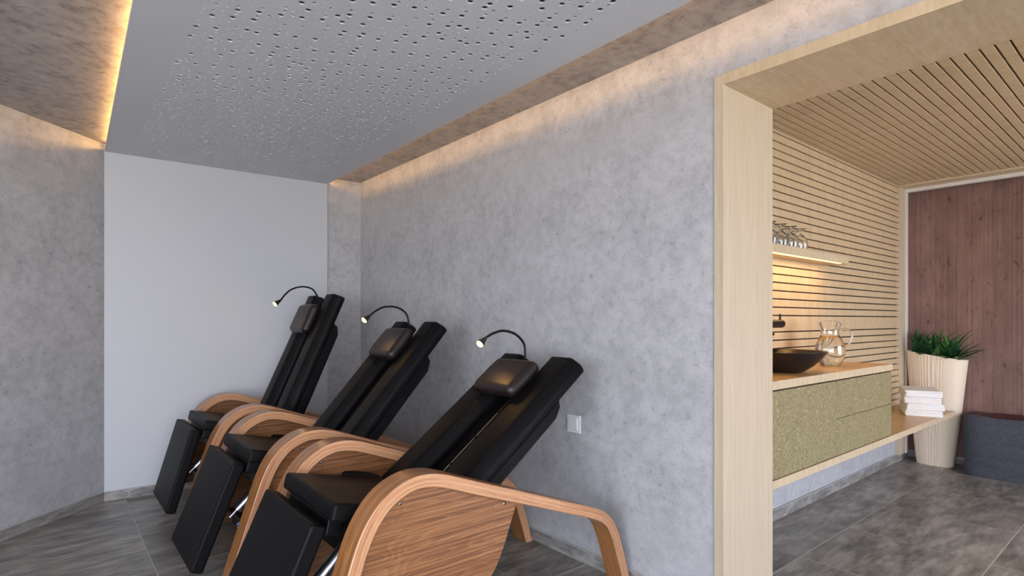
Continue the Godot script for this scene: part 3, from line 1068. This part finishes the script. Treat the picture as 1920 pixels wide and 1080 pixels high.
func chair(z: float, lean: float, foot_lean: float, label: String) -> void:
	var c := chair_parts
	var t := thing("massage_chair", label, "chair", Vector3(CX, 0, z), 0.0, "massage chairs along the plaster wall")
	for s in [-1.0, 1.0]:
		part("arm_frame", c.arm, null, t, Vector3(0, 0, s * 0.31675))
		var panel := part("side_panel", c.panel, M.walnut, t, Vector3(0, 0, s * 0.325))
		for q in [Vector2(0.832, 0.567), Vector2(1.243, 0.482)]:
			for f in [-1.0, 1.0]:
				var bo := part("bolt", c.bolt, M.chrome, panel, Vector3(q.x - CX, q.y, f * 0.0088), Basis(Vector3.RIGHT, f * PI / 2))
				tag(bo, "small chrome-rimmed bolt")
				part("bolt_socket", c.socket, M.black_plastic, panel, Vector3(q.x - CX, q.y, f * 0.0088), Basis(Vector3.RIGHT, f * PI / 2))
	# seat
	var down := deg_to_rad(-13.0)
	var dir := Vector2(cos(down), sin(down))
	var mid := Vector2(0.667, 0.576) + dir * 0.2 + Vector2(dir.y, -dir.x) * 0.029
	part("seat_cushion", c.seat, M.black, t, Vector3(mid.x - CX, mid.y, 0), Basis(Vector3.BACK, down))
	part("seat_base", c.base, M.black_metal, t, Vector3(0.93 - CX, 0.405, 0), Basis(Vector3.BACK, down))
	part("hinge_block", c.hinge, M.black_metal, t, Vector3(0.685 - CX, 0.485, 0), Basis(Vector3.BACK, down))
	part("cross_bar", c.bar, M.black_metal, t, Vector3(0.78 - CX, 0.34, 0))
	part("cross_bar", c.bar, M.black_metal, t, Vector3(1.18 - CX, 0.36, 0))
	part("cross_bar", c.bar, M.black_metal, t, Vector3(0.70 - CX, 0.18, 0))
	# footrest
	var a := deg_to_rad(foot_lean)
	var fd := Vector2(-sin(a), -cos(a))
	var fn := Vector2(cos(a), -sin(a))
	var fm := Vector2(0.597, 0.530) + fd * 0.226 + fn * 0.026
	part("footrest_cushion", c.foot, M.black, t, Vector3(fm.x - CX, fm.y, 0), Basis(Vector3.BACK, atan2(fd.y, fd.x)))
	var ac := part("actuator", c.cylinder, M.brushed, t, Vector3(0.686 - CX, 0.352, 0.145), Basis(Vector3.BACK, deg_to_rad(42)))
	tag(ac, "brushed metal actuator cylinder")
	part("rod", c.rod, M.brushed, ac)
	var box := part("control_box", c.control, M.black_plastic, t, Vector3(0.70 - CX, 0.215, 0.05))
	for k in 3:
		var bt := part("indicator_light", c.button, [M.white_plastic, c.glow_blue, M.white_plastic][k], box, Vector3(-0.049, [0.012, 0.0, -0.014][k], [0.055, 0.028, 0.03][k]), Basis(Vector3.BACK, PI / 2))
		tag(bt, ["white button", "small blue indicator light", "white button"][k])
	part("remote_holder", c.holder, M.black, t, Vector3(0.965 - CX, 0.488, -0.247), Basis(Vector3.BACK, deg_to_rad(-16)))
	# backrest: everything below is set out along the back (x) and square to it (y), then turned about the pivot
	var th := deg_to_rad(lean)
	var tb := Basis(Vector3.BACK, th)
	var org := Vector3(PIVOT.x - CX, PIVOT.y, 0)
	var along := func(p: Vector3) -> Vector3: return org + tb * p
	for s in [-1.0, 1.0]:
		# mesh axes: x across (z), y out (n), z along (s); mirrored section, so handedness does not show
		part("back_pad", c.pad, M.black, t, along.call(Vector3(0, 0, s * 0.164)), tb * Basis(Vector3(0, 0, -1), Vector3(0, 1, 0), Vector3(1, 0, 0)))
	part("back_shell", c.shell, M.black, t, org, tb)
	for s in [-1.0, 1.0]:
		var rail := part("roller_rail", c.rail, M.brass, t, along.call(Vector3(0.35, -0.186, 0.030 + s * 0.008)), tb)
		tag(rail, "thin metal roller rail")
		for k in 4:
			part("rail_clip", c.clip, M.black_metal, rail, Vector3(-0.27 + 0.15 * k, 0.0, 0.0))
	var pil := part("head_pillow", c.pillow, M.leather, t, along.call(Vector3(0.668, -0.112, -0.012)), tb)
	tag(pil, "dark brown leather head pillow")
	var lamp := part("reading_lamp", c.neck, M.black_metal, t, along.call(Vector3(0, 0, -0.085)), tb)
	tag(lamp, "black gooseneck reading lamp with a lit warm bulb")
	# the shade points forward and down from the end of the gooseneck
	var tip := Vector3(0.728, 0.056, 0)
	var aim := tb.inverse() * Vector3(-0.80, -0.58, 0.10).normalized()
	var ref := aim.cross(Vector3(0, 0, 1)).normalized()
	var lb := Basis(ref, aim, ref.cross(aim))
	part("lamp_shade", c.shade, M.black_plastic, lamp, tip, lb)
	part("bulb", c.bulb, M.bulb, lamp, tip, lb)
	var sp := OmniLight3D.new()
	sp.name = "lamp_glow"
	sp.light_color = Color(1.0, 0.76, 0.42)
	sp.light_energy = 0.021
	sp.light_size = 0.010
	sp.omni_range = 6.0
	sp.omni_attenuation = 2.0
	sp.shadow_enabled = true
	lamp.add_child(sp)
	sp.position = tip + aim * 0.046


func build_chairs() -> void:
	prepare_chair()
	chair(-3.724, 66.0, 16.0, "most upright massage chair of walnut and black leather, nearest the white wall panel")
	chair(-2.804, 48.5, 21.4, "half-reclined massage chair of walnut and black leather, middle one of the row")
	chair(-1.884, 36.6, 24.0, "flattest reclined massage chair of walnut and black leather, beside the white wall switch")


# ------------------------------------------------------------------ washroom furniture

const VAN_F := -1.10     # front of the vanity
const TOP_Y := 0.878


func build_vanity() -> void:
	var zb := WASH_BACK + 0.0255
	var x0 := LINING_X + 0.002
	var wt := thing("worktop", "golden oak vanity worktop carrying the dark bowl and glass jug", "worktop", Vector3(x0, 0.842, VAN_F))
	box_part("board", Vector3(0, 0, zb - VAN_F), Vector3(3.758 - x0, 0.036, -0.003), M.oak_top, wt, 0.0015)
	box_part("front_edge", Vector3(0, 0, -0.003), Vector3(3.758 - x0, 0.036, 0.0), M.ash, wt)
	var xe := 3.746
	var cab := thing("vanity_cabinet", "wall-hung vanity cabinet with speckled pressed-straw fronts under the worktop", "cabinet", Vector3(x0, 0.467, VAN_F))
	box_part("body", Vector3(0, 0, zb - VAN_F), Vector3(xe - x0 - 0.001, 0.374, -0.022), M.batten, cab)
	var seam := 2.957
	box_part("door", Vector3(0, 0.002, -0.021), Vector3(seam - x0 - 0.0006, 0.368, -0.002), M.straw, cab, 0.001)
	box_part("drawer", Vector3(seam - x0 + 0.0006, 0.002, -0.021), Vector3(xe - x0, 0.181, -0.002), M.straw, cab, 0.001)
	box_part("drawer", Vector3(seam - x0 + 0.0006, 0.1835, -0.021), Vector3(xe - x0, 0.368, -0.002), M.straw, cab, 0.001)
	box_part("end_panel", Vector3(xe - x0, 0.0, zb - VAN_F), Vector3(xe - x0 + 0.004, 0.372, -0.003), M.straw, cab)
	var sh := thing("bench_shelf", "long floating ash bench below the vanity cabinet carrying folded towels", "shelf", Vector3(x0, 0.430, VAN_F))
	box_part("board", Vector3(0, 0, zb - VAN_F), Vector3(5.113 - x0, 0.035, -0.003), M.oak_top, sh, 0.0015)
	box_part("front_edge", Vector3(0, 0, -0.003), Vector3(5.113 - x0, 0.035, 0.0), M.ash, sh)

	# lit wall shelf
	var ls := thing("wall_shelf", "slim ash wall shelf lit from below, carrying upturned glasses", "shelf", Vector3(x0, 1.476, zb))
	var xs := 3.82
	box_part("board", Vector3(0, 0.004, 0), Vector3(xs - x0, 0.048, 0.128), M.ash, ls, 0.0015)
	var tape := box_part("light_tape", Vector3(0.02, 0.0, 0.108), Vector3(xs - x0 - 0.10, 0.004, 0.124), M.led, ls)
	tag(tape, "warm glowing light strip")
	var l := AreaLight3D.new()
	l.name = "shelf_glow"
	l.area_size = Vector2(xs - x0 - 0.14, 0.014)
	l.light_color = Color(1.0, 0.79, 0.50)
	l.light_energy = 0.42
	l.shadow_enabled = true
	l.area_range = 6.0
	ls.add_child(l)
	l.position = Vector3((xs - x0 - 0.08) / 2, -0.001, 0.116)
	l.rotation.x = -PI / 2


func build_washroom_things() -> void:
	# dark bowl
	var bowl := thing("wash_bowl", "dark bronze vessel basin standing on the worktop", "basin", Vector3(2.79, TOP_Y, -1.285))
	part("bowl", lathe([Vector2(0.0, 0.0), Vector2(0.085, 0.0), Vector2(0.098, 0.006), Vector2(0.135, 0.030), Vector2(0.172, 0.065), Vector2(0.196, 0.098), Vector2(0.199, 0.102), Vector2(0.197, 0.104), Vector2(0.192, 0.101), Vector2(0.168, 0.070), Vector2(0.130, 0.037), Vector2(0.080, 0.018), Vector2(0.0, 0.014)], 56), M.bronze, bowl)
	# black mixer on the wall
	var tap := thing("wall_mixer", "matt black single-lever mixer tap above the bowl", "tap", Vector3(2.90, 1.113, -1.40))
	part("body", tube([Vector3(-0.215, 0, 0), Vector3(-0.21, 0, 0), Vector3(0.128, 0, 0), Vector3(0.134, 0, 0)], [0.020, 0.022, 0.022, 0.018], 24), M.black_metal, tap)
	part("rosette", tube([Vector3(-0.06, 0, -0.0795), Vector3(-0.06, 0, -0.070)], 0.034, 28), M.black_metal, tap)
	part("wall_pipe", tube([Vector3(-0.06, 0, -0.072), Vector3(-0.06, 0, 0.0)], 0.014, 16), M.black_metal, tap)
	part("spout", tube(smooth_path([Vector3(-0.19, -0.01, 0.0), Vector3(-0.19, -0.03, 0.04), Vector3(-0.19, -0.04, 0.09), Vector3(-0.19, -0.055, 0.105)], 6), 0.011, 14), M.black_metal, tap)
	part("lever", tube([Vector3(0.112, 0.016, 0.0), Vector3(0.116, 0.052, 0.0)], [0.0060, 0.0048], 10), M.black_metal, tap)

	# jug of water
	var jug := thing("water_jug", "round clear glass jug of water with a wavy rim on the worktop", "jug", Vector3(3.345, TOP_Y, -1.278))
	var wavy := func(a: float, i: int) -> Vector2:
		var k := 1.0 if i in [9, 10, 11] else 0.45 if i in [8, 12] else 0.0
		return Vector2(1.0 + 0.10 * k * cos(2.0 * a + 0.5), 0.010 * k * cos(2.0 * a + 0.5))
	var prof := [Vector2(0.0, 0.0), Vector2(0.036, 0.0), Vector2(0.048, 0.006), Vector2(0.068, 0.040), Vector2(0.0755, 0.080), Vector2(0.071, 0.118), Vector2(0.056, 0.152), Vector2(0.045, 0.176), Vector2(0.046, 0.205), Vector2(0.060, 0.240), Vector2(0.0605, 0.2425), Vector2(0.058, 0.2415), Vector2(0.0432, 0.206), Vector2(0.042, 0.176), Vector2(0.053, 0.151), Vector2(0.068, 0.117), Vector2(0.0725, 0.080), Vector2(0.065, 0.041), Vector2(0.045, 0.010), Vector2(0.0, 0.008)]
	part("jug_body", lathe(prof, 48, false, wavy), M.glass, jug)
	part("water", lathe([Vector2(0.0, 0.0075), Vector2(0.0454, 0.0096), Vector2(0.0656, 0.0408), Vector2(0.0731, 0.080), Vector2(0.0686, 0.1172), Vector2(0.0536, 0.1512), Vector2(0.0455, 0.168), Vector2(0.0, 0.168)], 48), M.water, jug)
	var hp := smooth_path([Vector3(0.044, 0.196, 0), Vector3(0.075, 0.206, 0), Vector3(0.104, 0.192, 0), Vector3(0.112, 0.160, 0), Vector3(0.098, 0.125, 0), Vector3(0.0715, 0.108, 0)], 6)
	part("handle", tube(hp, 0.0055, 12), M.glass, jug, Vector3.ZERO, Basis(Vector3.UP, deg_to_rad(-50)))

	# upturned stemmed glasses
	var gp := [Vector2(0.0310, 0.0), Vector2(0.0322, 0.001), Vector2(0.0372, 0.030), Vector2(0.0378, 0.050), Vector2(0.030, 0.078), Vector2(0.012, 0.098), Vector2(0.0050, 0.106), Vector2(0.0042, 0.120), Vector2(0.0050, 0.134), Vector2(0.020, 0.140), Vector2(0.0310, 0.1425), Vector2(0.0318, 0.1440), Vector2(0.0, 0.1455)]
	var gin := [Vector2(0.0, 0.098), Vector2(0.010, 0.0945), Vector2(0.028, 0.0765), Vector2(0.0362, 0.050), Vector2(0.0357, 0.030), Vector2(0.0310, 0.0)]
	var gm := lathe(gin + gp, 28)
	var gl := [[3.30, 0.040], [3.24, 0.089], [3.18, 0.040], [3.12, 0.089], [3.06, 0.040], [3.00, 0.089], [2.94, 0.040], [2.88, 0.089]]
	for k in gl.size():
		var g := thing("stemmed_glass", "clear stemmed glass upside down at the open end of the row nearest the slats" if k == 0 else "clear stemmed glass upside down in the cluster on the lit wall shelf", "glass", Vector3(gl[k][0], 1.5245, WASH_BACK + 0.0255 + gl[k][1]), 0.0, "upturned glasses on the wall shelf")
		part("glass_body", gm, M.glass, g, Vector3.ZERO, Basis.from_scale(Vector3(0.98, 0.82, 0.98)))

	# folded towels
	var dirf := Vector2(0.08, 0.205).normalized()
	var turn := atan2(dirf.x, dirf.y)
	var cen := Vector2(4.60, -1.27) + dirf * 0.109 + Vector2(dirf.y, -dirf.x) * 0.165
	for k in 4:
		var lab: String = ["bottom white folded towel of the stack, lying on the bench", "second white folded towel from the bench in the stack", "third white folded towel from the bench in the stack", "top white folded towel of the stack on the bench"][k]
		towel(lab, Vector3(cen.x + [0.0, 0.004, -0.006, 0.003][k], 0.4655 + 0.0448 * k, cen.y + [0.0, 0.004, -0.003, -0.006][k]), turn + [0.0, 0.02, -0.03, 0.015][k], k)

	plant()
	basket()


func towel(label: String, at: Vector3, turn: float, k: int) -> void:
	# folded three times: layers rounded at the fold, all within one stack of 43 mm
	var t := thing("folded_towel", label, "towel", at, turn, "stack of white towels")
	var lr := RandomNumberGenerator.new()
	lr.seed = 100 + k
	var n := 3
	var h := 0.0432 / n
	for i in n:
		var q := round_box(Vector3(0.325 - 0.006 * (i % 2), h + 0.0012, 0.218 - 0.008 * lr.randf()), 0.0076, 4, Vector3(0.003, 0.0, 0.003), 3)
		part("fold", q, M.towel, t, Vector3(lr.randf_range(-0.003, 0.003), h * (i + 0.5), lr.randf_range(-0.003, 0.003)))


func plant() -> void:
	var t := thing("potted_plant", "spiky green plant in a tall cream ribbed planter by the brown wall", "potted plant", Vector3(5.385, 0, -1.285))
	# planter: oval, wider towards a slanting rim, ribs on one face
	var rows := 22
	var segs := 160
	var outer := []
	var at := func(a: float, f: float, grow: float) -> Vector3:
		var hz := lerpf(0.118, 0.196, pow(f, 0.9)) + grow
		var hx := lerpf(0.095, 0.118, f) + grow
		# superellipse, so that the faces are flatter than an ellipse
		var ca := cos(a); var sa := sin(a)
		var e := 0.78
		var x := signf(ca) * pow(absf(ca), e) * hx
		var z := signf(sa) * pow(absf(sa), e) * hz
		var rim := 0.86 - z * 0.16
		var rib := 0.0
		if ca < 0.2 and sa < 0.35:
			rib = 0.0017 * sin(a * 92.0 + 1.3 * sin(f * 9.0)) * smoothstep(0.35, 0.1, sa)
		return Vector3(x, rim * f, z) * Vector3(1, 1, 1) + Vector3(ca * rib, 0, sa * rib) + Vector3(-0.012 * f, 0, 0.012 * f)
	var b := MB.new()
	for i in rows:
		var f0 := float(i) / rows
		var f1 := float(i + 1) / rows
		for k in segs:
			var a0 := TAU * k / segs
			var a1 := TAU * (k + 1) / segs
			b.quad(at.call(a0, f0, 0.0), at.call(a0, f1, 0.0), at.call(a1, f1, 0.0), at.call(a1, f0, 0.0))
	for k in segs:
		var a0 := TAU * k / segs
		var a1 := TAU * (k + 1) / segs
		b.quad(at.call(a0, 1.0, 0.0), at.call(a0, 1.0, -0.012), at.call(a1, 1.0, -0.012), at.call(a1, 1.0, 0.0))
		b.quad(at.call(a0, 1.0, -0.012), at.call(a0, 0.9, -0.012), at.call(a1, 0.9, -0.012), at.call(a1, 1.0, -0.012))
		b.tri(Vector3.ZERO, at.call(a0, 0.0, 0.0), at.call(a1, 0.0, 0.0), Vector3.DOWN, Vector3.DOWN, Vector3.DOWN)
	part("planter", b.commit(), M.pot, t)
	var s := MB.new()
	for k in 40:
		var a0 := TAU * k / 40
		var a1 := TAU * (k + 1) / 40
		s.tri(Vector3(-0.01, 0.80, 0.01), at.call(a1, 0.93, -0.011), at.call(a0, 0.93, -0.011), Vector3.UP, Vector3.UP, Vector3.UP)
	part("soil", s.commit(), M.soil, t)
	# leaves: pointed, keeled, bending outwards
	var leaf_meshes := []
	for k in 4:
		leaf_meshes.append(leaf([0.23, 0.26, 0.28, 0.20][k], [0.044, 0.038, 0.032, 0.050][k], [0.2, 0.45, 0.6, 0.1][k]))
	var lr := RandomNumberGenerator.new()
	lr.seed = 12
	for tuft in [[-0.03, -0.11, 34], [-0.03, 0.0, 36], [-0.03, 0.11, 40]]:
		for k in tuft[2]:
			var az: float = TAU * (k * 0.382 + lr.randf() * 0.08)
			var inner: float = float(k) / tuft[2]
			var tilt := lerpf(1.12, 0.08, inner) + lr.randf_range(-0.12, 0.12)
			var sc := lr.randf_range(0.85, 1.12)
			var px: float = tuft[0] + lr.randf_range(-0.02, 0.02)
			var pz: float = tuft[1] + lr.randf_range(-0.02, 0.02)
			# leaves keep clear of the two walls behind
			var reach := 0.30 * sc * sin(minf(tilt + 0.35, 1.5))
			var room_x := 0.110 - px
			var room_z := 0.175 + pz
			var limit := 1.0
			if -sin(az) > 0.05: limit = minf(limit, room_x / (-sin(az) * reach))
			if cos(az) > 0.05: limit = minf(limit, room_z / (cos(az) * reach))
			if limit < 1.0:
				tilt = maxf(0.0, asin(clampf(limit * sin(minf(tilt + 0.35, 1.5)), 0.0, 1.0)) - 0.5)
				sc *= 0.72
				if limit < 0.45: tilt = minf(tilt, 0.05)
			var bas := Basis(Vector3.UP, az) * Basis(Vector3.RIGHT, -tilt)
			var y: float = 0.815 - tuft[1] * 0.16
			part("leaf", leaf_meshes[k % 4], M.greens[lr.randi() % 3], t, Vector3(px, y, pz), bas.scaled_local(Vector3(sc, sc, sc)))


# a leaf that rises along y and bends towards -z
func leaf(long: float, wide: float, bend: float) -> ArrayMesh:
	var b := MB.new()
	var steps := 7
	var ring := func(i: int) -> Array:
		var f := float(i) / steps
		var ang := bend * f
		var y := long * (f - 0.16 * bend * f * f * f)
		var z := -long * 0.42 * bend * f * f
		var wd := wide / 2 * pow(sin(PI * clampf(0.18 + f * 0.82, 0.0, 1.0)), 0.8)
		var c := Vector3(0, y, z)
		var nn := Vector3(0, sin(ang), cos(ang))
		return [c + Vector3(-wd, 0, 0) + nn * wd * 0.35, c, c + Vector3(wd, 0, 0) + nn * wd * 0.35, c - nn * 0.0016]
	for i in steps:
		var p: Array = ring.call(i)
		var q: Array = ring.call(i + 1)
		b.quad(p[0], p[1], q[1], q[0])
		b.quad(p[1], p[2], q[2], q[1])
		b.quad(p[2], p[3], q[3], q[2])
		b.quad(p[3], p[0], q[0], q[3])
	return b.commit()


func basket() -> void:
	var t := thing("laundry_basket", "slouchy dark blue-grey canvas basket on the floor by the brown wall", "basket", Vector3(5.335, 0, -0.765))
	# soft-walled open box: creased walls, rolled rim
	var segs := 120
	var rows := 26
	var hx := 0.165
	var hz := 0.312
	var rad := 0.05
	var wob := FastNoiseLite.new()
	wob.seed = 4
	wob.frequency = 2.2
	var at := func(k: int, i: int, inset: float) -> Vector3:
		var f := float(i) / rows
		var a := TAU * k / segs
		var c := Vector2(cos(a), sin(a))
		var e := 0.34
		var p := Vector2(signf(c.x) * pow(absf(c.x), e) * (hx - inset), signf(c.y) * pow(absf(c.y), e) * (hz - inset))
		var y := 0.435 * f
		# creases run level round the soft wall
		var w := wob.get_noise_3d(p.x * 0.7, y * 6.0, p.y * 0.7) * 0.016 * smoothstep(0.0, 0.3, f)
		var g := wob.get_noise_3d(p.x * 1.6 + 9, 2.0, p.y * 1.6) * 0.018 * smoothstep(0.75, 1.0, f)
		var out := p.normalized() * w
		return Vector3(p.x + out.x - 0.006 * f, y + g + 0.002, p.y + out.y)
	var nrm := func(k: int, i: int) -> Vector3:
		var up: Vector3 = at.call(k, mini(i + 1, rows), 0.0) - at.call(k, maxi(i - 1, 0), 0.0)
		var rd: Vector3 = at.call(k + 1, i, 0.0) - at.call(k - 1, i, 0.0)
		return up.cross(rd).normalized()
	var b := MB.new()
	var lin := MB.new()
	for i in rows:
		for k in segs:
			b.quad_n(at.call(k, i, 0.0), at.call(k, i + 1, 0.0), at.call(k + 1, i + 1, 0.0), at.call(k + 1, i, 0.0), nrm.call(k, i), nrm.call(k, i + 1), nrm.call(k + 1, i + 1), nrm.call(k + 1, i))
			if i > 1:
				lin.quad(at.call(k + 1, i, 0.008), at.call(k + 1, i + 1, 0.008), at.call(k, i + 1, 0.008), at.call(k, i, 0.008))
	for k in segs:
		b.quad(at.call(k, rows, 0.0), at.call(k, rows, 0.008), at.call(k + 1, rows, 0.008), at.call(k + 1, rows, 0.0))
		b.tri(Vector3(0, 0.002, 0), at.call(k, 0, 0.0), at.call(k + 1, 0, 0.0), Vector3.DOWN, Vector3.DOWN, Vector3.DOWN)
		lin.tri(Vector3(0, 0.05, 0), at.call(k + 1, 2, 0.008), at.call(k, 2, 0.008), Vector3.UP, Vector3.UP, Vector3.UP)
	part("canvas_wall", b.commit(), M.canvas, t)
	var li := part("lining", lin.commit(), M.lining, t)
	tag(li, "dark red lining")


func build_switch() -> void:
	var t := thing("light_switch", "white square light switch on the plaster wall beside the flattest chair", "switch", Vector3(RIGHT_X, 0.640, -1.868))
	box_part("frame", Vector3(-0.009, -0.042, -0.043), Vector3(0.0, 0.042, 0.043), M.white_plastic, t, 0.003)
	var rk := part("rocker", round_box(Vector3(0.008, 0.058, 0.058), 0.002, 2), M.white_plastic, t, Vector3(-0.0105, 0, 0), Basis(Vector3.BACK, deg_to_rad(3.0)))
	tag(rk, "tilted white rocker")
